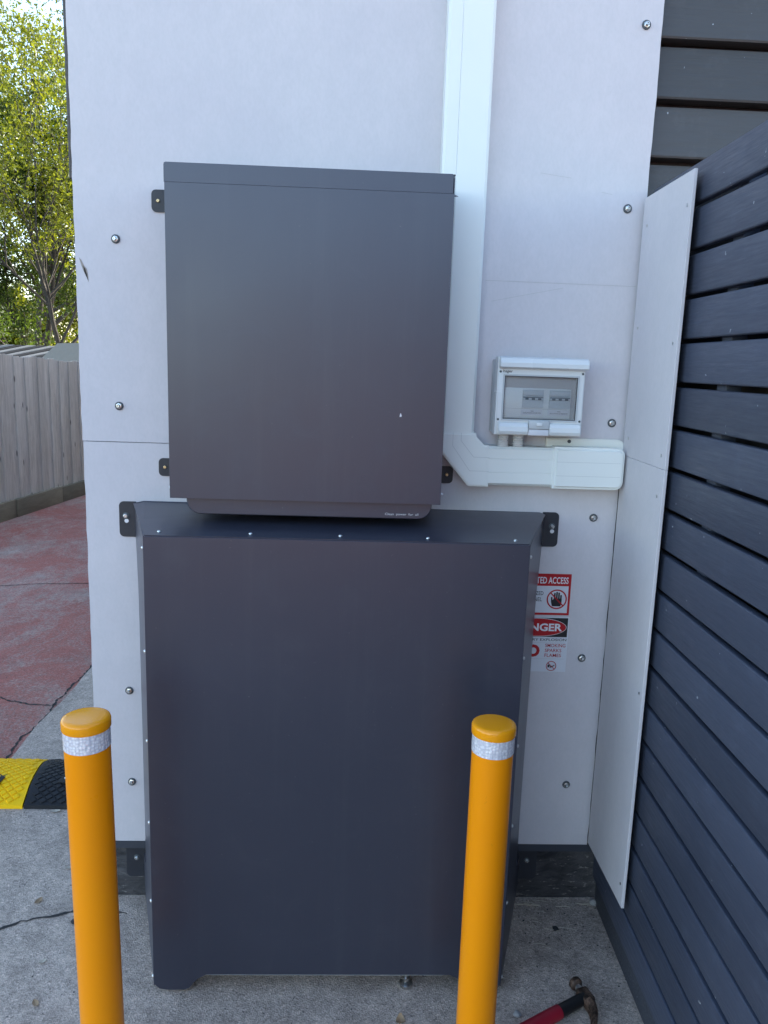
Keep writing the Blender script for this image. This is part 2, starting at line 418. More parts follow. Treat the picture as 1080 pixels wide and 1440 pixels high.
def crack(pts, wid, seed, z=.0016):
    rnd = random.Random(seed); bm = bm_new(); L, Rr = [], []
    path = []
    for a, b in zip(pts, pts[1:]):
        n = max(2, int((Vector(b)-Vector(a)).length/.012))
        for k in range(n): path.append(Vector(a).lerp(Vector(b), k/n))
    path.append(Vector(pts[-1]))
    off = 0
    for i, p in enumerate(path):
        d = (path[min(i+1, len(path)-1)] - path[max(0, i-1)]).normalized(); nn = Vector((-d.y, d.x))
        off = off*.82 + rnd.uniform(-.0055, .0055); c = p + nn*off
        ww = wid*rnd.uniform(.25, 1.0)
        L.append(bm.verts.new((c.x + nn.x*ww, c.y + nn.y*ww, z))); Rr.append(bm.verts.new((c.x - nn.x*ww, c.y - nn.y*ww, z)))
    for i in range(len(path)-1): bm.faces.new((L[i], Rr[i], Rr[i+1], L[i+1]))
    bmesh.ops.recalc_face_normals(bm, faces=bm.faces[:])
    return bm
drv = bpy.data.objects['driveway']
part('crack', crack([(-.98, -.20), (-.838, -.11), (-.799, -.08), (-.74, -.062), (-.678, -.045), (-.6, -.03), (-.55, -.05)], .0048, 3), 'crack', pav, sm=False)
part('crack', crack([(-2.6, 2.80), (-2.135, 2.852), (-1.9, 2.93), (-1.629, 2.939), (-1.2, 2.95)], .006, 4, -.003), 'crack', drv, sm=False)
part('crack', crack([(-1.8, 1.22), (-1.433, 1.248), (-1.3, 1.20), (-1.18, 1.189)], .005, 5, -.003), 'crack', drv, sm=False)
part('edge_joint', crack([(e[0]-.006, e[1]) for e in edge[15:60:5]], .006, 6, -.003), 'crack', drv, sm=False)

# ---------------------------------------------------------------- building
XL, XR = -.630, .645
bld = thing('weatherboard_building', 'dark grey weatherboard building with white fibre cement sheets on its end wall', 'building', (0, .02, 0))
bm = bm_new(); box(bm, -.622, 7.0, .075, 9.8, .0, 2.85); part('wall', bm, 'wb', bld, sm=False)
bm = bm_new(); prism(bm, [(-.68, 2.855), (7.1, 2.855), (7.1, 2.90), (3.2, 3.25), (-.68, 2.90)], 'y', .01, 9.9); part('roof', bm, 'roofdark', bld, sm=False)
bm = bm_new(); box(bm, -.61, .72, .028, .09, -.02, .16, .004); part('footing', bm, 'footing', bld)
bm = bm_new(); prism(bm, [(.0005, .156), (.012, .152), (.075, .152), (.075, .178), (.012, .178), (.012, .1755), (.0005, .1755)], 'x', -.626, .652); part('base_trim', bm, 'trim', bld, sm=False)
bm = bm_new(); box(bm, -.641, -.6305, .012, .074, 1.78, 2.85, .002); part('corner_trim', bm, 'wb', bld)
# weatherboards: a lapped board, proud at its lower edge, with a dark gap under it
def wboard(x0, x1):
    bm = bm_new(); P = .123
    prism(bm, [(.022, .0), (.020, .004), (.036, P-.013), (.060, P-.013), (.060, 0)], 'x', x0, x1)
    return mesh_of(bm, 'wb')
wb_short = wboard(.637, 6.9)
zz = 2.125 - .123*9
while zz < 2.73:
    inst(wb_short, 'weatherboard', bld, (0, 0, zz))
    zz += .123
# sheets
def sheet_poly(x0, x1, z0, z1, seed, step=.03):
    rnd = random.Random(seed); pts = []
    n = int((z1-z0)/step)
    pts += [(x0, z0), (x1, z0)]
    for k in range(1, n): pts.append((x1 + rnd.uniform(-.0012, .0012), z0 + (z1-z0)*k/n))
    pts += [(x1, z1), (x0, z1)]
    for k in range(n-1, 0, -1): pts.append((x0 + rnd.uniform(-.001, .001), z0 + (z1-z0)*k/n))
    return pts
bm = bm_new(); prism(bm, sheet_poly(XL+.002, XR-.006, .177, 1.2018, 1), 'y', 0, .009); sh_lo = part('cement_sheet', bm, 'sheet', bld, sm=False)
bm = bm_new(); prism(bm, sheet_poly(XL, XR, 1.2034, 2.85, 2), 'y', 0, .009); sh_up = part('cement_sheet', bm, 'sheet', bld, sm=False)
bm = bm_new(); box(bm, -.625, .638, .0095, .03, .18, 2.71); part('wall_batten', bm, 'gouge_dark', bld, sm=False)
def screw_mesh():
    bm = bm_new()
    lathe(bm, [(.0098, 0), (.0098, .0022), (.0080, .0036)], 20, YROT)
    return bm
washer = mesh_of(screw_mesh(), 'rubber')
bm = bm_new(); lathe(bm, [(.0068, .003), (.0068, .0045), (.0044, .0052), (.0044, .0098), (.0036, .0106), (.0020, .0106), (.0017, .008), (0, .008)], 6, YROT); hexhead = mesh_of(bm, 'zinc', 25)
def screw(parent, x, z, y=0.0, s=1.0):
    o = inst(washer, 'screw_washer', parent, (x, y, z), scale=(s, s, s))
    o.rotation_euler = (R(random.uniform(-6, 6)), random.uniform(0, 3), R(random.uniform(-6, 6)))
    h = inst(hexhead, 'screw_head', parent, (x, y, z), o.rotation_euler, (s, s, s))
    return o
for x, z in ((.609, 2.140), (.602, 1.762), (.608, 1.281), (-.54, 1.654), (-.543, 1.286), (-.543, 2.45), (.605, 2.55)): screw(sh_up, x, z)
for x, z in ((.583, 1.052), (.583, .694), (.570, .349), (-.539, .588), (-.539, .343)): screw(sh_lo, x, z)
# torn gouge in the upper sheet
bm = bm_new(); flatpoly(bm, [(-.622, 1.612), (-.617, 1.606), (-.611, 1.594), (-.606, 1.588), (-.604, 1.578), (-.6025, 1.559), (-.607, 1.571), (-.612, 1.581), (-.617, 1.594)], -.0006)
part('gouge', bm, 'gouge_rim', sh_up, sm=False)
bm = bm_new(); flatpoly(bm, [(-.613, 1.594), (-.609, 1.588), (-.606, 1.577), (-.603, 1.562), (-.608, 1.573), (-.6115, 1.582)], -.0012)
part('gouge_hole', bm, 'gouge_dark', sh_up, sm=False)
# faint pencil line and scratches on the sheet
for k, (x0, z0, x1, z1) in enumerate(((.29, 1.5955, .637, 1.594), (.40, 1.83, .47, 1.822), (.54, 1.795, .565, 1.791), (.305, 1.55, .47, 1.585))):
    bm = bm_new(); wv = .0004 if k else .0005
    flatpoly(bm, [(x0, z0-wv), (x1, z1-wv), (x1, z1+wv), (x0, z0+wv)], -.0005); part('scratch', bm, 'faint', sh_up, sm=False)

# ---------------------------------------------------------------- slat fence
FA = .0234
def fx(y, off=0.0): return .655 + off + math.tan(FA)*y    # face of the fence at depth y
fence = thing('slat_fence', 'dark blue grey timber slat fence running out from the corner of the wall', 'fence', (.66, -.2, 0))
L = 2.35; TH = .019; SH = .0765
bm = bm_new(); box(bm, 0, TH, -L, 0, 0, SH, .005, 3); slat = mesh_of(bm, 'slat')
for k in range(20):
    z = .177 - .0858 + .0045 + k*.0858
    o = inst(slat, 'slat', fence, (fx(-.012), -.012, z + random.uniform(-.001, .001)), (0, 0, -FA))
    o.location.x += random.uniform(-.0012, .0012)
for y0, wd in ((-1.15, .09), (-2.2, .09)):
    bm = bm_new(); box(bm, 0, .07, -wd/2, wd/2, 0, 1.78, .004)
    me = mesh_of(bm, 'slat'); inst(me, 'post', fence, (fx(y0, TH+.001), y0, 0), (0, 0, -FA))
for y0 in (-.42, -.80):
    bm = bm_new(); box(bm, 0, .03, -.02, .02, .10, 1.76, .003)
    me = mesh_of(bm, 'slat'); inst(me, 'batten', fence, (fx(y0, TH+.001), y0, 0), (0, 0, -FA))

bm = bm_new(); box(bm, 0, .02, -L, 0, -.03, .175, .002); me = mesh_of(bm, 'trim'); inst(me, 'gravel_board', fence, (fx(.012, TH+.0015), .012, 0), (0, 0, -FA))
bm = bm_new(); box(bm, 0, .012, -L, 0, .18, 1.785, .002); me = mesh_of(bm, 'gouge_dark'); inst(me, 'added_gap_darkener', fence, (fx(-.012, TH+.0715), -.012, 0), (0, 0, -FA))  # dark sheet added behind the slats so the gaps look black
# fibre cement strip screwed to the fence
sp = thing('cement_side_strip', 'tall narrow fibre cement strip screwed to the slat fence at the wall corner', 'panel', (.645, -.15, .2))
def strip(z0a, z0b, z1, seed):
    bm = bm_new()
    prism(bm, [(-.002, z0a), (-.002, z1), (-.278, z1), (-.278, z0b)], 'x', -.007, .0, .0008)
    bmesh.ops.rotate(bm, cent=(0, 0, 0), matrix=Matrix.Rotation(-FA, 3, 'Z'), verts=bm.verts[:])
    bmesh.ops.translate(bm, vec=(.6425, -.012, 0), verts=bm.verts[:])
    return part('cement_strip', bm, 'sheet', sp, sm=False)
s_up = strip(1.2082, 1.2082, 1.783, 3); s_lo = strip(.192, .211, 1.2076, 4)
bm = bm_new(); lathe(bm, [(.0034, 0), (.0034, .0008), (.0012, .0012), (0, .0008)], 10, Matrix.Rotation(R(-90), 4, 'Y')); tinyscrew = mesh_of(bm, 'zinc')
for p, lst in ((s_up, ((-.032, 1.72), (-.26, 1.72), (-.032, 1.50), (-.255, 1.46), (-.035, 1.25), (-.252, 1.235))), (s_lo, ((-.03, 1.16), (-.25, 1.15), (-.04, .78), (-.26, .72), (-.04, .24), (-.26, .26)))):
    for y, z in lst: inst(tinyscrew, 'screw', p, (.6425 - .0072 + math.tan(FA)*y, y-.012, z))

# ---------------------------------------------------------------- battery cover (lower)
bc = thing('battery_cover', 'large charcoal sheet metal cover standing on the concrete between the bollards', 'metal cover', (-.02, -.15, 0))
FY = -.300; X0, X1 = -.416, .364; ZT = 1.048
fp = [(X0, .022), (X0+.012, .010), (X0+.03, .007), (-.350, .007), (-.338, .012), (-.328, .026), (-.318, .036), (-.300, .046), (.248, .046), (.266, .036), (.276, .024), (.286, .011), (.298, .007), (X1-.03, .007), (X1-.012, .010), (X1, .022), (X1, ZT), (X0, ZT)]
bm = bm_new(); prism(bm, fp, 'y', FY, FY+.0018, .0006); part('front_panel', bm, 'steel', bc, sm=False)
# top, sloping slightly up to the wall
def slab(pts, th, nrm):
    bm = bm_new(); A = [bm.verts.new(p) for p in pts]; B = [bm.verts.new(Vector(p) + Vector(nrm)*th) for p in pts]
    bm.faces.new(A); bm.faces.new(B[::-1]); n = len(pts)
    for i in range(n): bm.faces.new((A[i], B[i], B[(i+1) % n], A[(i+1) % n]))
    bmesh.ops.recalc_face_normals(bm, faces=bm.faces[:]); return bm
RL, RR_ = -.514, .463
part('top_panel', slab([(X0+.001, FY+.0045, ZT+.0015), (X1-.001, FY+.0045, ZT+.0015), (RR_, -.012, 1.0585), (RR_-.012, -.003, 1.0625), (RL+.022, -.003, 1.0655), (RL, -.012, 1.061)], .0018, (0, 0, -1)), 'steel', bc, sm=False)
bm = bm_new(); box(bm, X0+.002, X1-.002, FY+.0022, FY+.022, ZT-.0035, ZT-.0015); part('top_flange', bm, 'steel', bc, sm=False)
for sx, xa, xb, rz in ((-1, X0, RL, 1.061), (1, X1, RR_, 1.0585)):
    pr = [(0.010, ZT-.001), (.96, rz-.0018), (.965, .985), (.93, .965), (.86, .93), (.77, .88), (.735, .80), (.70, .30), (.74, .17), (.80, .155), (.96, .15), (.96, .058), (.74, .05), (.02, .012)]
    pts = [(xa + (xb-xa)*s, FY + (0-FY)*s, z) for s, z in pr]
    part('side_panel', slab(pts, .0018, (-sx*.95, .3, 0)), 'steel', bc, sm=False)
    # ears on the wall
    for z0, z1, yb, wall_off in ((.978, 1.063, -.0005, 0), (.058, .148, .027, .0)):
        xi = xb - sx*.004; xo = xb + sx*(.036 if z0 > .5 else .052)
        if z0 < .5: xi = xb - sx*.01
        a, b = min(xi, xo), max(xi, xo)
        cr = (1, 0, 0, 1) if sx < 0 else (0, 1, 1, 0)
        bm = bm_new(); prism(bm, rrect(a, b, z0, z1, .011, cr), 'y', yb-.0025, yb)
        ear = part('mounting_ear', bm, 'steel_dark', bc)
        bx_ = (a+b)/2 + sx*.004; bz = z1-.034
        if z0 > .5:
            bm = bm_new(); lathe(bm, [(.0050, 0), (.0050, .0006), (0, .0006)], 16, at(bx_+.001, yb-.0025, bz-.0125)); part('slot', bm, 'white', ear)
        bm = bm_new(); lathe(bm, [(.0080, 0), (.0080, .0014), (.0062, .0018)], 20, at(bx_, yb-.0025, bz)); part('washer', bm, 'rubber', ear)
        bm = bm_new(); lathe(bm, [(.0056, .0012), (.0054, .006), (.0040, .0068), (.0018, .0068), (.0015, .005), (0, .005)], 6, at(bx_, yb-.0025, bz)); part('bolt', bm, 'zinc', ear, ang=25)
bm = bm_new(); lathe(bm, [(.0042, 0), (.0040, .0014), (.0026, .0028), (0, .0032)], 12); rv = mesh_of(bm, 'rivet', 60)
for x, y in ((-.391, -.270), (-.206, -.270), (-.023, -.270), (.157, -.272), (.338, -.274)):
    inst(rv, 'rivet', bc, (x, y, ZT + .0018 + (y-FY)*.043))
for sx, xa, xb in ((-1, X0, RL), (1, X1, RR_)):
    n = Vector((sx*.95, -.31, 0)).normalized(); q = n.to_track_quat('Z', 'Y').to_euler()
    for z in (1.02, .80, .60, .41, .22, .03):
        s = .05; inst(rv, 'rivet', bc, (xa + (xb-xa)*s + n.x*.0003, FY - FY*s + n.y*.0003, z), q)

# battery behind the cover: its pale base rail and levelling feet show below
bt = thing('battery', 'battery with pale base rail on levelling feet showing under the charcoal cover', 'battery', (-.03, -.17, 0))
bm = bm_new(); box(bm, -.315, .235, -.288, -.05, .034, .052, .002); part('base_rail', bm, 'boxgrey', bt)
bm = bm_new(); box(bm, -.312, .232, -.27, -.04, .053, .98, .01); part('body', bm, 'steel_dark', bt)
for x in (-.345, .150):
    for y in (-.279, -.09):
        bm = bm_new(); lathe(bm, [(.014, 0), (.0148, .004), (.0145, .009), (.008, .013), (.0052, .014), (.0052, .034)], 20, Matrix.Translation((x, y, 0))); ft = part('levelling_foot', bm, 'polish', bt)
        bm = bm_new(); lathe(bm, [(.009, .017), (.009, .024)], 6, Matrix.Translation((x, y, 0))); part('lock_nut', bm, 'polish', ft, ang=25)

# ---------------------------------------------------------------- inverter and its cover (upper)
ic = thing('inverter_cover', 'tall charcoal sheet metal cover bolted to the wall above the battery cover', 'metal cover', (-.1, -.1, 1.1))
UX0, UX1, UZ0, UZ1, UY = -.3845, .1875, 1.109, 1.7745, -.200
zs = 1.7375
bm = bm_new(); box(bm, UX0, UX1, UY, UY+.0018, UZ0, zs, .0002, 1); part('front_panel', bm, 'steel', ic, sm=False)
bm = bm_new(); prism(bm, [(UX0-.001, zs+.0003), (UX1-.0035, zs+.0003), (UX1-.0035, UZ1-.002), (UX1-.0055, UZ1), (UX0+.003, UZ1), (UX0-.001, UZ1-.004)], 'y', UY-.0001, UY+.0016, .0002); part('lid_lip', bm, 'steel', ic, sm=False)
bm = bm_new(); box(bm, UX0-.001, UX1+.0005, UY+.0025, -.0015, UZ1-.0022, UZ1-.0002, .0005); part('lid', bm, 'steel', ic, sm=False)
for a, b, top in ((UX0+.0002, UX0+.002, UZ1-.003), (UX1-.002, UX1-.0002, UZ1-.006)):
    bm = bm_new(); box(bm, a, b, UY+.0022, -.0025, UZ0+.001, top); part('side_panel', bm, 'steel', ic, sm=False)
bm = bm_new(); prism(bm, [(UX1-.001, zs-.001), (UX1+.0075, zs-.0042), (UX1-.001, zs-.0055)], 'y', UY+.001, UY+.004); part('bent_tab', bm, 'steel', ic, sm=False)
for a, b, z0, z1, cr in ((-.459, UX0, 1.714, 1.761, (1, 0, 0, 1)), (-.455, UX0, 1.126, 1.168, (1, 0, 0, 1)), (UX1, .2365, 1.127, 1.168, (0, 1, 1, 0))):
    bm = bm_new(); prism(bm, rrect(a, b, z0, z1, .010, cr), 'y', -.0035, -.0008); ear = part('mounting_ear', bm, 'steel_dark', ic)
    cx_ = a + .0145 if cr[0] else b - .0145
    bm = bm_new(); lathe(bm, [(.0042, 0), (.0040, .0016), (.0028, .0026), (.0012, .0026), (.0010, .0012), (0, .0012)], 14, at(cx_, -.0035, (z0+z1)/2)); part('screw', bm, 'brass', ear)
for x in (UX0-.001, UX1+.001):
    s = -1 if x < 0 else 1
    bm = bm_new(); lathe(bm, [(.0032, 0), (.0032, .006), (.0026, .007), (0, .007)], 10, at(x, UY+.03, 1.127, Matrix.Rotation(R(90*s), 4, 'Y'))); part('stud', bm, 'white', ic)
bm = bm_new(); flatpoly(bm, [(.0935, 1.2935), (.0975, 1.2935), (.0978, 1.2965), (.0958, 1.3015), (.0945, 1.2995)], UY-.0004); part('paint_chip', bm, 'white', ic, sm=False)
inv = thing('inverter', 'dark inverter hidden in the upper cover with its rounded lower edge showing', 'inverter', (-.09, -.1, 1.08))
bm = bm_new(); prism(bm, rrect(-.353, .171, 1.0735, 1.70, .030, (1, 1, 0, 0), 8), 'y', -.186, -.03, .002); part('body', bm, 'steel', inv)
for x in (-.30, .12):
    bm = bm_new(); box(bm, x-.008, x+.008, -.16, -.14, 1.0685, 1.0745, .001); part('cable_gland', bm, 'steel_dark', inv)
text(inv, 'Clean  power  for  all', .0705, 1.0815, -.1866, .0050, 'textgrey', width=.072)

# ---------------------------------------------------------------- cable duct
dk = thing('cable_duct', 'off white plastic cable duct running down the wall and turning right', 'cable duct', (.25, -.03, 1.13))
def duct_v(x0, x1, y, z0, z1, c=.006):
    pr = [(x0, -.0005), (x0, y+c), (x0+c, y), (x0+.030, y), (x0+.031, y+.0015), (x0+.0322, y), (x1-c, y), (x1, y+c), (x1, -.0005)]
    bm = bm_new(); prism(bm, pr, 'z', z0, z1); return bm
part('vertical_run', duct_v(.1745, .2745, -.050, 1.245, 2.845), 'pvc', dk)
def duct_h(z0, z1, y, x0, x1, c=.006, grooves=(.030, .062)):
    pr = [(-.0005, z0), (y+c, z0), (y, z0+c)]
    for g in grooves: pr += [(y, z0+g), (y+.0012, z0+g+.0007), (y, z0+g+.0014)]
    pr += [(y, z1-c), (y+c, z1), (-.0005, z1)]
    bm = bm_new(); prism(bm, pr, 'x', x0, x1); return bm
part('horizontal_run', duct_h(1.1315, 1.2225, -.050, .305, .475), 'pvc', dk)
el = [(.1705, 1.252), (.1705, 1.240), (.212, 1.192), (.262, 1.1335), (.266, 1.1295), (.272, 1.1285), (.3135, 1.1285), (.3105, 1.2245), (.300, 1.2245), (.281, 1.243), (.2795, 1.252)]
bm = bm_new(); prism(bm, el, 'y', -.0545, -.0006, .004, 2); e_ = part('elbow', bm, 'pvc', dk)
for pl in ([(.245, 1.252), (.245, 1.234), (.276, 1.197), (.313, 1.197)], [(.226, 1.252), (.226, 1.222), (.268, 1.165), (.313, 1.165)]):
    bm = bm_new()
    for p, q in zip(pl, pl[1:]):
        d = (Vector(q)-Vector(p)).normalized()*1; n = Vector((-d.y, d.x))*.0005
        flatpoly(bm, [(p[0]-n.x, p[1]-n.y), (q[0]-n.x, q[1]-n.y), (q[0]+n.x, q[1]+n.y), (p[0]+n.x, p[1]+n.y)], -.0548)
    part('groove', bm, 'groove', e_, sm=False)
bm = bm_new(); prism(bm, rrect(.452, .6435, 1.128, 1.2425, .022, (0, 1, 1, 0), 6), 'y', -.014, -.0006, .003, 2); part('end_plate', bm, 'pvc_cap', dk)
bm = bm_new(); prism(bm, rrect(.462, .628, 1.129, 1.226, .018, (0, 1, 1, 0), 6), 'y', -.0615, -.0145, .007, 3); cp = part('end_cap', bm, 'pvc', dk)
for z in (1.160, 1.192):
    bm = bm_new(); flatpoly(bm, [(.468, z-.0004), (.618, z-.0004), (.618, z+.0004), (.468, z+.0004)], -.0618); part('groove', bm, 'groove', cp, sm=False)
bm = bm_new(); lathe(bm, [(.0042, 0), (.0042, .002), (.003, .003), (0, .002)], 14, at(.506, -.014, 1.236)); part('screw', bm, 'rubber', dk)

# ---------------------------------------------------------------- switch enclosure
se = thing('switch_enclosure', 'white switchboard enclosure with clear flip window and two isolators on the wall', 'switch box', (.415, -.04, 1.25))
ex0, ex1, ez0, ez1 = .3165, .514, 1.2525, 1.4255
bm = bm_new(); box(bm, ex0, ex1, -.044, -.0006, ez0+.001, ez1-.004, .004, 2); part('back_box', bm, 'boxgrey', se)
fo = rrect(ex0, ex1, ez0, ez1, .008); fi = (.333, .497, 1.289, 1.384)
# front frame: four bars round the window opening
for a, b, c, d in ((ex0, fi[0], ez0, ez1), (fi[1], ex1, ez0, ez1), (fi[0]-.001, fi[1]+.001, ez0, fi[2]), (fi[0]-.001, fi[1]+.001, fi[3], ez1)):
    pass
bm = bm_new()
A = [(ex0, ez0), (ex1, ez0), (ex1, ez1), (ex0, ez1)]; B = [(fi[0], fi[2]), (fi[1], fi[2]), (fi[1], fi[3]), (fi[0], fi[3])]
def fr_bm(A, B, y0, y1):
    bm = bm_new(); va = [bm.verts.new((p[0], y1, p[1])) for p in A]; vb = [bm.verts.new((p[0], y1, p[1])) for p in B]
    wa = [bm.verts.new((p[0], y0, p[1])) for p in A]; wb = [bm.verts.new((p[0], y0, p[1])) for p in B]
    for k in range(4):
        j = (k+1) % 4
        bm.faces.new((va[k], va[j], vb[j], vb[k])); bm.faces.new((wa[k], wb[k], wb[j], wa[j]))
        bm.faces.new((va[k], wa[k], wa[j], va[j])); bm.faces.new((vb[k], vb[j], wb[j], wb[k]))
    bmesh.ops.recalc_face_normals(bm, faces=bm.faces[:]); return bm
bm.free(); bm = fr_bm(A, B, -.0445, -.078)
bmesh.ops.bevel(bm, geom=[e for e in bm.edges if all(abs(v.co.y+.078) < 1e-6 for v in e.verts) and e.is_manifold], offset=.003, segments=2, affect='EDGES')
part('front_cover', bm, 'box', se)
bm = bm_new(); prism(bm, [(-.070, 1.4005), (-.088, 1.4008), (-.0945, 1.404), (-.095, 1.413), (-.090, 1.4225), (-.080, 1.4262), (-.070, 1.4262)], 'x', ex0+.002, ex1+.004, .002); part('hood', bm, 'box', se)
text(se, 'hager', .3285, 1.3915, -.0786, .0062, 'ink', width=.021, bold=.01)
# interior
bm = bm_new(); box(bm, fi[0]-.002, fi[1]+.002, -.068, -.0455, fi[2]-.002, fi[3]+.002); part('inner_plate', bm, 'innergrey', se, sm=False)
bm = bm_new(); box(bm, fi[0]+.002, fi[1]-.010, -.0705, -.0682, fi[2]+.002, 1.3585, .0008); esc = part('escutcheon', bm, 'box', se)
bm = bm_new(); flatpoly(bm, [(fi[0]+.004, 1.3118), (.48, 1.3118), (.48, 1.3124), (fi[0]+.004, 1.3124)], -.0708); part('seam', bm, 'innergrey', esc, sm=False)
for bx0, l1, l2 in ((.3765, 'MAIN', 'ISOLATOR INVERTER'), (.4375, 'MAIN', 'ISOLATOR ALTERNATE')):
    bx1 = bx0+.0475
    bm = bm_new(); prism(bm, [(-.0706, 1.3145), (-.0728, 1.3145), (-.0728, 1.331), (-.0742, 1.333), (-.0742, 1.339), (-.0728, 1.341), (-.0728, 1.3545), (-.0706, 1.3545)], 'x', bx0, bx1); br = part('breaker', bm, 'breaker', se, sm=False)
    bm = bm_new(); box(bm, bx0+.002, bx1-.002, -.0755, -.0729, 1.3415, 1.3535, .001); part('toggle_bar', bm, 'breaker', br)
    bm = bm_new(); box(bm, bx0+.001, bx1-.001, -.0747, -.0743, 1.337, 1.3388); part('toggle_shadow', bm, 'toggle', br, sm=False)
    for k in range(3):
        bm = bm_new(); box(bm, bx0+.006+k*.0145, bx0+.0135+k*.0145, -.0752, -.0743, 1.3325, 1.3365, .0004); part('toggle', bm, 'toggle', br)
    bm = bm_new(); box(bm, bx0-.002, bx1-.0005, -.0720, -.0706, 1.298, 1.3105); lb = part('printed_label', bm, 'paper', se, sm=False)
    text(lb, l1, (bx0+bx1)/2, 1.3062, -.0723, .0022, 'ink', align='CENTER'); text(lb, l2, (bx0+bx1)/2, 1.3016, -.0723, .0026, 'ink', width=.040, align='CENTER')
# clear door
bm = fr_bm([(fi[0]-.004, fi[2]-.004), (fi[1]+.004, fi[2]-.004), (fi[1]+.004, fi[3]+.004), (fi[0]-.004, fi[3]+.004)], [(fi[0]-.0005, fi[2]-.0005), (fi[1]+.0005, fi[2]-.0005), (fi[1]+.0005, fi[3]+.0005), (fi[0]-.0005, fi[3]+.0005)], -.0805, -.0784)
dr = part('window_rim', bm, 'boxgrey', se, sm=False)
bm = fr_bm([(fi[0]-.0005, fi[2]-.0005), (fi[1]+.0005, fi[2]-.0005), (fi[1]+.0005, fi[3]+.0005), (fi[0]-.0005, fi[3]+.0005)], [(fi[0]+.0008, fi[2]+.0008), (fi[1]-.0012, fi[2]+.0008), (fi[1]-.0012, fi[3]-.001), (fi[0]+.0008, fi[3]-.001)], -.0800, -.079)
part('gasket', bm, 'gasket', dr, sm=False)
bm = bm_new(); box(bm, fi[0], fi[1], -.0785, -.0770, fi[2], fi[3]); part('window_pane', bm, 'clear', dr, sm=False)
for a, b in ((ex0+.006, .3905), (.4385, ex1-.004)):
    bm = bm_new(); prism(bm, [(-.079, 1.2545), (-.089, 1.2555), (-.0925, 1.262), (-.0915, 1.272), (-.086, 1.2795), (-.079, 1.2805)], 'x', a, b, .002); part('lower_lip', bm, 'box', se)
bm = bm_new(); box(bm, .3915, .4375, -.0905, -.0790, 1.268, 1.287, .002); lt = part('latch', bm, 'boxgrey', se)
bm = bm_new(); box(bm, .408, .421, -.0935, -.0906, 1.275, 1.2825, .001); part('latch_tab', bm, 'box', lt)
bm = bm_new(); box(bm, .3915, .4375, -.088, -.0790, 1.2535, 1.267, .001); part('latch_base', bm, 'paper', se)
for x in (ex0+.006, ex1-.006):
    for z in (1.287, 1.393):
        bm = bm_new(); lathe(bm, [(.0026, 0), (.0026, .0008), (0, .0004)], 12, at(x, -.0782, z)); part('cover_screw', bm, 'rubber', se)
for x in (.345, .380):
    pr = []
    for k in range(6):
        z = 1.223 + k*.0052; pr += [(.0118, z), (.0128, z+.001), (.0128, z+.003), (.0112, z+.004)]
    bm = bm_new(); lathe(bm, pr, 20, Matrix.Translation((x, -.036, 0))); part('conduit', bm, 'conduit', se)

# ---------------------------------------------------------------- signs
def slash(bm, cx, cz, r, wd, y):
    d = Vector((math.cos(R(-45)), math.sin(R(-45)))); n = Vector((-d.y, d.x))*wd/2
    a = Vector((cx, cz)) - d*r; b = Vector((cx, cz)) + d*r
    return flatpoly(bm, [tuple(a-n), tuple(b-n), tuple(b+n), tuple(a+n)], y)
s1 = thing('restricted_access_sign', 'red and white RESTRICTED ACCESS sticker with crossed out hand on the wall', 'sign', (.465, 0, .81))
bm = bm_new(); box(bm, .386, .5415, -.0012, -.0003, .8045, .9095); part('backing', bm, 'sred', s1, sm=False)
bm = bm_new(); flatpoly(bm, [(.391, .8105), (.5360, .8105), (.5360, .8790), (.391, .8790)], -.0016); part('white_field', bm, 'paper', s1, sm=False)
text(s1, 'RESTRICTED ACCESS', .5345, .8855, -.0018, .0162, 'white', width=.131, align='RIGHT', bold=.015)
text(s1, 'AUTHORIZED', .4745, .8555, -.0019, .0098, 'sblack', width=.064, align='RIGHT', bold=.008); text(s1, 'PERSONNEL', .4715, .8400, -.0019, .0098, 'sblack', width=.060, align='RIGHT', bold=.008)
hc = (.5085, .8455)
def hand_bm(cx, cz, s, y):
    bm = bm_new()
    flatpoly(bm, [(cx-.011*s, cz-.018*s), (cx+.010*s, cz-.018*s), (cx+.0125*s, cz-.010*s), (cx+.0125*s, cz+.002*s), (cx-.0075*s, cz+.002*s), (cx-.0135*s, cz-.008*s)], y)
    for fx_, w_, z1 in ((-.0055, .0042, .0165), (-.0002, .0042, .019), (.0050, .0042, .0175), (.0102, .0040, .0115)):
        flatpoly(bm, rrect(cx+(fx_-w_/2)*s, cx+(fx_+w_/2)*s, cz+.001*s, cz+z1*s, .002*s, (0, 0, 1, 1), 3), y)
    flatpoly(bm, [(cx-.0138*s, cz-.0085*s), (cx-.0100*s, cz-.0060*s), (cx-.0108*s, cz+.0050*s), (cx-.0125*s, cz+.0062*s), (cx-.0146*s, cz+.005*s)], y)
    return bm
part('hand_symbol', hand_bm(hc[0], hc[1], 1.0, -.0019), 'sblack', s1, sm=False)
bm = ring(bm_new(), hc[0], hc[1], .0218, .0252, -.0022); slash(bm, hc[0], hc[1], .0225, .0032, -.0023); part('ban_ring', bm, 'sred', s1, sm=False)
s2 = thing('battery_danger_sign', 'white DANGER battery explosion no smoking sticker below the red access sticker', 'sign', (.465, 0, .66))
bm = bm_new(); box(bm, .386, .5440, -.0011, -.0003, .6565, .7995); part('backing', bm, 'paper', s2, sm=False)
bm = bm_new(); flatpoly(bm, [(.388, .7478), (.5412, .7478), (.5412, .7972), (.388, .7972)], -.0014); part('black_field', bm, 'sblack', s2, sm=False)
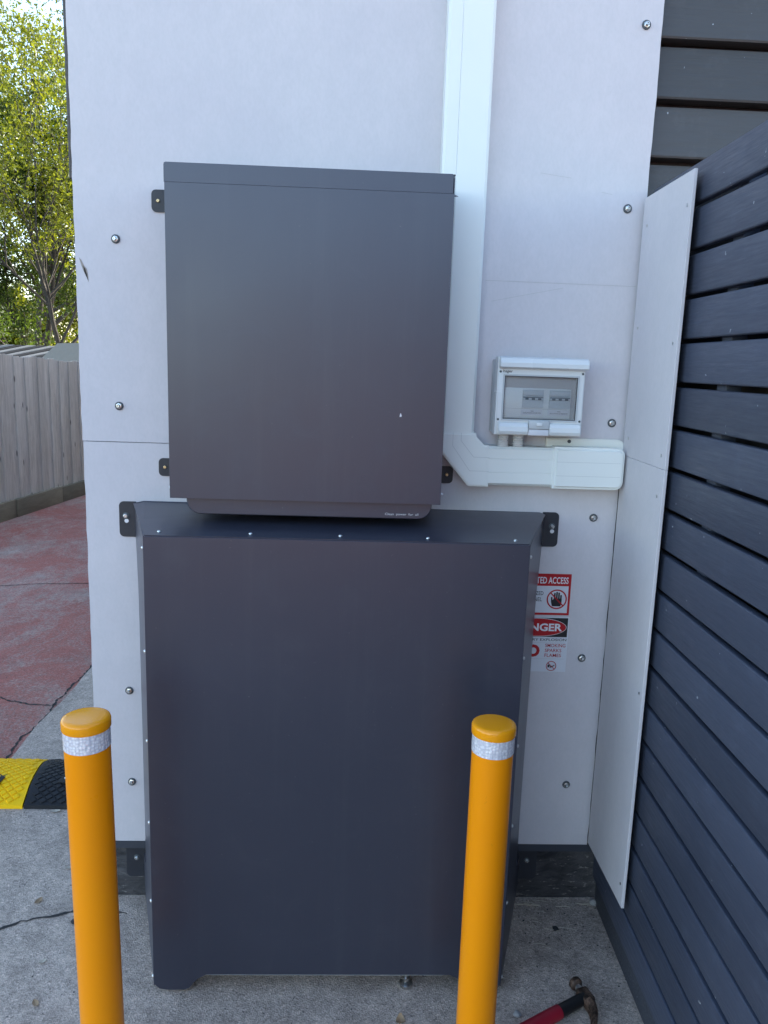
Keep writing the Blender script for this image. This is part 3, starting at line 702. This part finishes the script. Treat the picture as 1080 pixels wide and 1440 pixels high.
for k, (rx, rz, m) in enumerate(((.0745, .0240, 'white'), (.0732, .0228, 'sred'))):
    bm = bm_new(); flatpoly(bm, [(.4640 + rx*math.cos(2*math.pi*j/48), .7728 + rz*math.sin(2*math.pi*j/48)) for j in range(48)], -.0017-.0003*k); part('oval', bm, m, s2, sm=False)
text(s2, 'DANGER', .5275, .7640, -.0023, .0185, 'white', width=.122, align='RIGHT', bold=.03)
text(s2, 'BATTERY EXPLOSION', .5405, .7375, -.0015, .0064, 'sblack', width=.122, align='RIGHT', bold=.006)
for z in (.7325, .6905):
    bm = bm_new(); flatpoly(bm, [(.39, z-.0003), (.538, z-.0003), (.538, z+.0003), (.39, z+.0003)], -.0015); part('rule', bm, 'innergrey', s2, sm=False)
text(s2, 'NO', .4755, .6975, -.0015, .0285, 'sred', width=.062, align='RIGHT', bold=.05)
for s, z, wd in (('SMOKING', .7213, .0510), ('SPARKS', .7083, .0415), ('FLAMES', .6955, .0415)):
    text(s2, s, .4885 - (.0 if s == 'SMOKING' else .0), z, -.0015, .0088, 'sred', width=wd, bold=.006)
bm = bm_new(); flatpoly(bm, [(.499, .6665), (.503, .6695), (.5045, .6745), (.5005, .6745), (.4995, .6790), (.4975, .672)], -.0015); flatpoly(bm, [(.503, .667), (.509, .668), (.516, .6735), (.515, .675), (.509, .6715), (.505, .6715)], -.0016)
part('flame_symbol', bm, 'sblack', s2, sm=False)
bm = ring(bm_new(), .5070, .6718, .0112, .0130, -.0018); slash(bm, .5070, .6718, .0115, .0016, -.0019); part('ban_ring', bm, 'sred', s2, sm=False)

# ---------------------------------------------------------------- bollards
def bollard(x, y, top, r, lean, label, seed):
    t = thing('bollard', label, 'bollard', (x, y, 0), 'orange bollards guarding the covers')
    bm = bm_new(); lathe(bm, [(r, -.02), (r, top-.03)], 48); o = part('post', bm, 'orange', None); 
    bm = bm_new(); lathe(bm, [(r+.0006, top-.055), (r+.0009, top-.0545), (r+.0009, top-.0215), (r+.0006, top-.021)], 48, cap=False); b = part('reflective_band', bm, 'tape', None)
    bm = bm_new(); lathe(bm, [(r+.0022, top-.0205), (r+.0028, top-.019), (r+.0028, top-.006), (r+.0012, top-.0022), (r-.003, top-.0004), (r-.008, top), (r*.5, top+.0008), (0, top+.0010)], 48); c = part('cap', bm, 'orangecap', None, ang=60)
    for q in (o, b, c): q.parent = t
    t.rotation_euler = lean
    return t
bollard(.272, -.500, .757, .0385, (0, 0, 0), 'orange steel bollard with white reflective band in front of the cover near the hammer', 1)
bollard(-.4435, -.552, .783, .0388, (R(.0), R(-.75), 0), 'orange steel bollard with white reflective band on the driveway side near the speed hump', 2)

# ---------------------------------------------------------------- hammer
hm = thing('claw_hammer', 'rusty claw hammer with black and red rubber grip lying on the concrete', 'hammer', (.55, -.345, 0))
hd = Vector((-.868, -.497, 0)).normalized()                    # handle direction
a0 = Vector((.5375, -.287, .0185)); a1 = Vector((.5560, -.3420, .0185))
ax = (a1-a0).normalized(); side = Vector((0, 0, 1)).cross(ax)
Mh = Matrix((( side.x, 0, ax.x, a0.x), (side.y, 0, ax.y, a0.y), (side.z, 1, ax.z, a0.z), (0, 0, 0, 1)))
bm = bm_new(); lathe(bm, [(0, -.001), (.0125, -.001), (.0148, .0015), (.0150, .010), (.0128, .0135), (.0085, .016), (.0080, .030)], 24, Mh)
hp = part('poll', bm, 'rust', hm)
bm = bm_new(); lathe(bm, [(.0087, .017), (.0082, .028)], 24, Mh, cap=False); part('bare_neck', bm, 'polish', hp)
bm = bm_new(); box(bm, -.0155, .0125, -.011, .011, .0275, .0660, .004, 2); bmesh.ops.transform(bm, matrix=Mh, verts=bm.verts[:]); part('cheek', bm, 'rust', hm)
for s in (-1, 1):
    pts = []; rad = []
    for k in range(9):
        u = k/8; c = a0 + ax*(.062 + .052*math.sin(u*1.35)) + hd*(.004 + .045*(1-math.cos(u*1.35))) ; c.z = .0185 + s*(.0052 + .004*u) - .003*u
        pts.append(c); rad.append(.0112*(1-u)**.55*.9 + .0022)
    bm = bm_new(); tube(bm, pts, rad, 8, .75); part('claw', bm, 'rust', hm)
h0 = a0 + ax*.047
def gripseg(d0, d1, r0, r1, m, z0=.0185, z1=.0175):
    pts = []; rad = []
    for k in range(7):
        u = k/6; p = h0 + hd*(d0+(d1-d0)*u); p.z = z0 + (z1-z0)*u; pts.append(p); rad.append(r0+(r1-r0)*u)
    bm = bm_new(); tube(bm, pts, rad, 14, .9); return part(m[1], bm, m[0], hm, ang=50)
gripseg(.006, .098, .0128, .0142, ('gripblack', 'black_grip'))
gripseg(.082, .24, .0150, .0168, ('gripred', 'red_grip'))

# ---------------------------------------------------------------- speed hump
def hump(x0, x1, m, lab, skew0, skew1):
    t = thing('speed_hump_module', lab, 'speed hump', ((x0+x1)/2, .57, 0))
    prof = [(.427, 0), (.429, .012), (.50, .038), (.545, .045), (.605, .045), (.65, .038), (.716, .012), (.719, 0)]
    bm = bm_new(); A = [bm.verts.new((x0 + skew0*(y-.427), y, z)) for y, z in prof]; B = [bm.verts.new((x1 + skew1*(y-.427), y, z)) for y, z in prof]
    bm.faces.new(A); bm.faces.new(B[::-1])
    for i in range(len(prof)):
        j = (i+1) % len(prof); bm.faces.new((A[i], B[i], B[j], A[j]))
    bmesh.ops.recalc_face_normals(bm, faces=bm.faces[:])
    part('module_body', bm, m, t, sm=False)
    def zat(y):
        for (ya, za), (yb, zb) in zip(prof, prof[1:]):
            if ya <= y <= yb: return za + (zb-za)*(y-ya)/max(1e-6, yb-ya), (zb-za)/max(1e-6, yb-ya)
        return 0, 0
    bm = bm_new(); p = .0305; n = 0
    for i in range(-30, 60):
        for j in range(0, 21):
            cx = x0 + i*p + (p/2 if j % 2 else 0) - .1; cy = .445 + j*p*.44
            if not (x0 + skew0*(cy-.427) + .014 < cx < x1 + skew1*(cy-.427) - .014) or cy > .705: continue
            z, g = zat(cy); nrm = Vector((0, -g, 1)).normalized(); tx = Vector((1, 0, 0)); ty = nrm.cross(tx)
            c = Vector((cx, cy, z)); h = .0035
            base = [c + tx*(a*p*.42) + ty*(b*p*.38) for a, b in ((1, 0), (0, 1), (-1, 0), (0, -1))]
            tp = [c + nrm*h + tx*(a*p*.36) + ty*(b*p*.32) for a, b in ((1, 0), (0, 1), (-1, 0), (0, -1))]
            vb = [bm.verts.new(v) for v in base]; vt = [bm.verts.new(v) for v in tp]
            bm.faces.new(vt)
            for k in range(4): bm.faces.new((vb[k], vb[(k+1) % 4], vt[(k+1) % 4], vt[k]))
    bmesh.ops.recalc_face_normals(bm, faces=bm.faces[:])
    tb = part('tread_blocks', bm, m, t, sm=False); tb['kind'] = 'stuff'
    return t
SK = -.10
h1 = hump(-1.003+.002, -.66, 'blackrub', 'black rubber speed hump module with diamond tread beside the building corner', SK, 0)
h2 = hump(-1.50, -1.003-.002, 'yellowrub', 'yellow rubber speed hump module with diamond tread on the driveway edge', SK, SK)
bm = bm_new(); prism(bm, [(-.925, .505), (-.885, .505), (-.885, .565), (-.920, .565)], 'z', .046, .0475); part('bolt_recess', bm, 'crack', h1, sm=False)
bm = bm_new(); lathe(bm, [(.008, 0), (.008, .005), (0, .006)], 6, Matrix.Translation((-.902, .525, .0475))); part('anchor_bolt', bm, 'zinc', h1, ang=25)
bm = bm_new(); prism(bm, [(-1.155, .485), (-1.105, .485), (-1.100, .55), (-1.15, .55)], 'z', .046, .0475); part('bolt_recess', bm, 'crack', h2, sm=False)

# ---------------------------------------------------------------- fallen leaves, pebbles, grit
def leaf_litter(x, y, L_, W_, rz, m, label, curl=.35):
    bm = bm_new(); n = 6; mid = []; lft = []; rgt = []
    for k in range(n+1):
        u = k/n; xx = (u-.5)*L_; ww = W_/2*math.sin(math.pi*min(1, u*.92+.04))**.8; zc = curl*L_*.35*(2*u-1)**2
        mid.append(bm.verts.new((xx, 0, zc))); lft.append(bm.verts.new((xx, ww, zc + ww*.35))); rgt.append(bm.verts.new((xx, -ww, zc + ww*.35)))
    for k in range(n):
        bm.faces.new((mid[k], mid[k+1], lft[k+1], lft[k])); bm.faces.new((mid[k], rgt[k], rgt[k+1], mid[k+1]))
    bmesh.ops.rotate(bm, cent=(0, 0, 0), matrix=Matrix.Rotation(rz, 3, 'Z'), verts=bm.verts[:])
    bmesh.ops.translate(bm, vec=(x, y, .0012), verts=bm.verts[:])
    return single('fallen_leaf', bm, m, label, 'leaf', 'dry leaves on the concrete', origin=(x, y, 0))
leaf_litter(-.757, .137, .022, .013, .4, 'paleleaf', 'small curled pale leaf on the concrete between the orange bollard and the black hump')
leaf_litter(-.898, .413, .030, .015, .1, 'paleleaf', 'pale leaf lying against the foot of the black speed hump module')
leaf_litter(-.788, 0.0, .026, .014, 1.2, 'drygrass', 'tan curled leaf on the concrete just behind the long crack')
leaf_litter(-.697, -.21, .018, .011, .8, 'paleleaf', 'small bleached leaf on the concrete in front of the long crack')
leaf_litter(-.665, -.332, .022, .013, 2.2, 'drygrass', 'brown leaf scrap on the concrete beside the orange bollard foot')
leaf_litter(.132, -.382, .026, .020, 1.5, 'drygrass', 'brown upright leaf on the concrete in front of the levelling foot', 1.2)
def pebble(x, y, r, m, label, seed):
    rnd = random.Random(seed); bm = bm_new(); bmesh.ops.create_icosphere(bm, subdivisions=2, radius=r)
    for v in bm.verts:
        v.co *= 1 + .35*(mnoise.noise(v.co*(1.2/r) + Vector((seed, 0, 0)))); v.co.z *= .55
    bmesh.ops.translate(bm, vec=(x, y, r*.4), verts=bm.verts[:])
    return single('pebble', bm, m, label, 'pebble', 'pebbles on the concrete', origin=(x, y, 0))
pebble(.672, .004, .013, 'pebble', 'pale pebble on the concrete in the corner below the side strip', 1)
pebble(.391, -.363, .009, 'pebble', 'round pale pebble on the concrete between bollard and hammer grip', 2)
pebble(.544, -.095, .008, 'darkchip', 'dark chipped stone on the concrete below the base trim', 3)
pebble(-.671, -.076, .008, 'darkchip', 'dark stone lodged beside the long concrete crack', 4)
rnd = random.Random(11); bm = bm_new()
for k in range(230):
    if k < 70: x, y = rnd.uniform(.40, .72), rnd.gauss(.0, .03) - abs(rnd.gauss(0, .08))
    elif k < 150: x, y = fx(0) + .04 - abs(rnd.gauss(0, .035)), rnd.uniform(-1.0, .02)
    elif k < 185: x, y = rnd.uniform(-1.2, -.62), rnd.gauss(.40, .02)
    else: x, y = rnd.uniform(-1.1, .68), rnd.uniform(-.5, .3)
    if y > .02 and x > -.62: y = .015
    s = rnd.uniform(.0006, .0022)
    m4 = Matrix.Translation((x, y, s*.4)) @ Matrix.Rotation(rnd.uniform(0, 6.3), 4, 'Z') @ Matrix.Diagonal((s*rnd.uniform(.7, 1.8), s, s*.7, 1))
    bmesh.ops.create_icosphere(bm, subdivisions=1, radius=1, matrix=m4)
single('grit', bm, 'darkchip', 'scattered dark grit and crumbs on the concrete', 'grit', kind='stuff')
bm = bm_new()
for k in range(26):
    x, y = (rnd.uniform(.42, .66), rnd.uniform(-.01, .024)) if k < 18 else (rnd.uniform(.44, .62), rnd.uniform(-.2, 0))
    a = rnd.uniform(-.7, .7); l = rnd.uniform(.015, .05)
    tube(bm, [(x, y-.002, .002), (x+math.cos(a)*l*.5, y-.002-abs(math.sin(a))*l*.3, .004), (x+math.cos(a)*l, y-.002-abs(math.sin(a))*l*.5, .002)], .0007, 4)
single('dry_grass', bm, 'paleleaf', 'dry grass stalks caught along the foot of the wall', 'dry grass', kind='stuff')

# ---------------------------------------------------------------- paling fence
PA = .13815; pd = Vector((math.sin(PA), math.cos(PA), 0)); P0 = Vector((-2.955, 4.723, 0))
pf = thing('paling_fence', 'weathered grey timber paling fence along the red driveway', 'fence', tuple(P0))
rnd = random.Random(21); s = -1.3
bm = bm_new(); box(bm, 0, .016, 0, .104, 0, 1.0, .002, 1); pal = mesh_of(bm, 'paling')
while s < 4.5:
    z0 = .136 - .006*s + rnd.uniform(-.012, .012); z1 = 1.385 - .042*s + rnd.uniform(-.008, .008)
    c = P0 + pd*s
    wsc = rnd.uniform(.8, 1.15)
    inst(pal, 'paling', pf, (c.x - .02 - (.007 if len(pf.children) % 2 else 0), c.y, z0), (R(rnd.uniform(-.25, .25)), 0, -PA + R(rnd.uniform(-.4, .4))), (1, wsc, z1-z0))
    s += .098*wsc + rnd.uniform(-.004, .008)
for z in (.35, 1.1):
    bm = bm_new(); box(bm, -.075, -.04, -1.3, 4.5, z, z+.07); me = mesh_of(bm, 'paling'); inst(me, 'rail', pf, tuple(P0), (0, 0, -PA))
for s0, s1_ in ((-1.3, .22), (.22, 1.0), (1.0, 2.6), (2.6, 4.5)):
    bm = bm_new(); box(bm, -.03, .03, s0, s1_-.004, -.05, .150 - .012*max(0, s0), .004); me = mesh_of(bm, 'sleeper'); inst(me, 'retaining_board', pf, tuple(P0 + Vector((rnd.uniform(-.006, .006), 0, 0))), (0, 0, -PA))

# ---------------------------------------------------------------- shed behind the fence
sh = thing('garden_shed', 'low shed with bleached plank roof showing above the paling fence', 'shed', (-4.6, 9.6, 0))
bm = bm_new(); box(bm, -6.6, -3.2, 9.3, 11.0, 0, 1.22); part('wall', bm, 'cream', sh, sm=False)
for k in range(30):
    x = -6.6 + k*.15; dv = Vector((.62, .62, .20)); wv = Vector((.11, 0, 0))
    p = Vector((x, 9.0, 1.235))
    L_ = 1.35
    pts = [p, p+wv, p+wv+dv*L_, p+dv*L_]
    b_ = slab([tuple(q) for q in pts], .02 + .008*(k % 2), (0, 0, -1))
    part('roof_plank', b_, 'roofplank' if k % 2 else 'roofdark', sh, sm=False)
bm = bm_new(); prism(bm, [(-4.42, 1.1), (-3.3, 1.1), (-3.3, 1.56), (-3.95, 1.535)], 'y', 8.9, 8.94); part('gable_board', bm, 'cream', sh, sm=False)

# ---------------------------------------------------------------- unseen brick house, added for warm reflections in the covers
hs = thing('added_reflection_house', 'added brick house behind the camera, there for the covers to reflect', 'house', (2.0, -18, 0))
HY = -17.0
bm = bm_new(); box(bm, -2.5, 7.5, HY-6, HY, 0, 2.6); part('wall', bm, 'brick', hs, sm=False)
bm = bm_new(); prism(bm, [(HY-6.5, 2.6), (HY+.5, 2.6), (HY+.5, 2.7), (HY-3, 4.0), (HY-6.5, 2.7)], 'x', -3, 8); part('roof', bm, 'rooftile', hs, sm=False)
for x in (-1.6, 4.6):
    bm = bm_new(); box(bm, x, x+1.8, HY-.03, HY+.04, .9, 2.1, .01); wn = part('window', bm, 'white', hs)
    bm = bm_new(); box(bm, x+.07, x+1.73, HY+.045, HY+.05, .97, 2.03); part('pane', bm, 'glass_dark', wn, sm=False)
bm = bm_new(); box(bm, 2.2, 3.1, HY-.02, HY+.05, 0, 2.05, .01); dd = part('door', bm, 'cream', hs)
bm = bm_new(); lathe(bm, [(.03, 0), (.03, .05), (0, .06)], 12, at(3.0, HY+.05, 1.0, Matrix.Rotation(R(-90), 4, 'X'))); part('handle', bm, 'zinc', dd)

# ---------------------------------------------------------------- trees
def tree(label, base, height, seed, leafm, spread_, nl, trunk_r, leaf_s, lean=(0, 0), crown_lo=.25):
    rnd = random.Random(seed); t = thing('tree', label, 'tree', base, 'trees beyond the paling fence')
    B = Vector(base); bm = bm_new(); tips = []
    def branch(p, d, length, rad, depth):
        pts = [p]; rr = [rad]; n = 5; q = p
        for k in range(n):
            d = (d + Vector((rnd.uniform(-1, 1), rnd.uniform(-1, 1), rnd.uniform(-.5, .8)))*.16).normalized()
            q = q + d*length/n; pts.append(q); rr.append(rad*(1-.62*(k+1)/n))
        tube(bm, pts, rr, 7 if depth < 2 else 4)
        if depth >= 3:
            for a in pts[1:]: tips.append((a, d))
            return
        kids = (7, 5, 5)[depth]
        for c in range(kids):
            u = rnd.uniform(.25 if depth else crown_lo, 1.0); i = min(n-1, int(u*n)); a = pts[i].lerp(pts[i+1], u*n-i)
            az = rnd.uniform(0, 6.283); tilt = rnd.uniform(.45, 1.0)
            s_ = d.orthogonal().normalized(); t_ = d.cross(s_)
            nd = (d*math.cos(tilt) + (s_*math.cos(az)+t_*math.sin(az))*math.sin(tilt)*spread_ + Vector((0, 0, .22))).normalized()
            branch(a, nd, length*rnd.uniform(.45, .68), max(.006, rr[i]*.6), depth+1)
        branch(pts[-1], d, length*.5, rr[-1], depth+1)
    branch(B - Vector((0, 0, .1)), Vector((lean[0], lean[1], 1)).normalized(), height*.52, trunk_r, 0)
    part('trunk', bm, 'bark', t, ang=60)
    V = []; F = []
    for k in range(nl):
        a, d = tips[rnd.randrange(len(tips))]
        c = a + Vector((rnd.gauss(0, 1), rnd.gauss(0, 1), rnd.gauss(0, .8)))*.095
        n = Vector((rnd.gauss(0, 1), rnd.gauss(0, 1), rnd.gauss(0, 1)+.5)).normalized(); u_ = n.orthogonal().normalized()
        u_ = (u_*math.cos(k) + n.cross(u_)*math.sin(k)); v_ = n.cross(u_); L_ = leaf_s*rnd.uniform(.6, 1.3); W_ = L_*.42
        i = len(V); V += [c - u_*L_*.5 - B, c + v_*W_*.5 + n*W_*.12 - B, c + u_*L_*.5 - B, c - v_*W_*.5 + n*W_*.12 - B]
        F.append((i, i+1, i+2, i+3))
    me = bpy.data.meshes.new('crown'); me.from_pydata(V, [], F); me.materials.append(MAT[leafm])
    o = bpy.data.objects.new('crown', me); COL.objects.link(o); o.parent = t; o['kind'] = 'stuff'
    return t
tree('slender tree with lime green leaves leaning over the paling fence', (-4.30, 10.4, 0), 7.6, 3, 'leaf_y', 1.0, 26000, .05, .068, (-.05, 0), .3)
tree('dense dark green tree standing left behind the shed', (-5.45, 12.2, 0), 6.2, 8, 'leaf_g', 1.2, 46000, .08, .075, (.06, 0), .15)
tree('tall airy tree rising high behind the others', (-6.9, 15.5, 0), 9.4, 15, 'leaf_y', 1.1, 34000, .10, .09, (.0, 0), .3)
tree('bushy low lime green tree behind the shed roof', (-7.2, 17.0, 0), 4.4, 23, 'leaf_y', 1.3, 30000, .07, .11, (0, 0), .05)
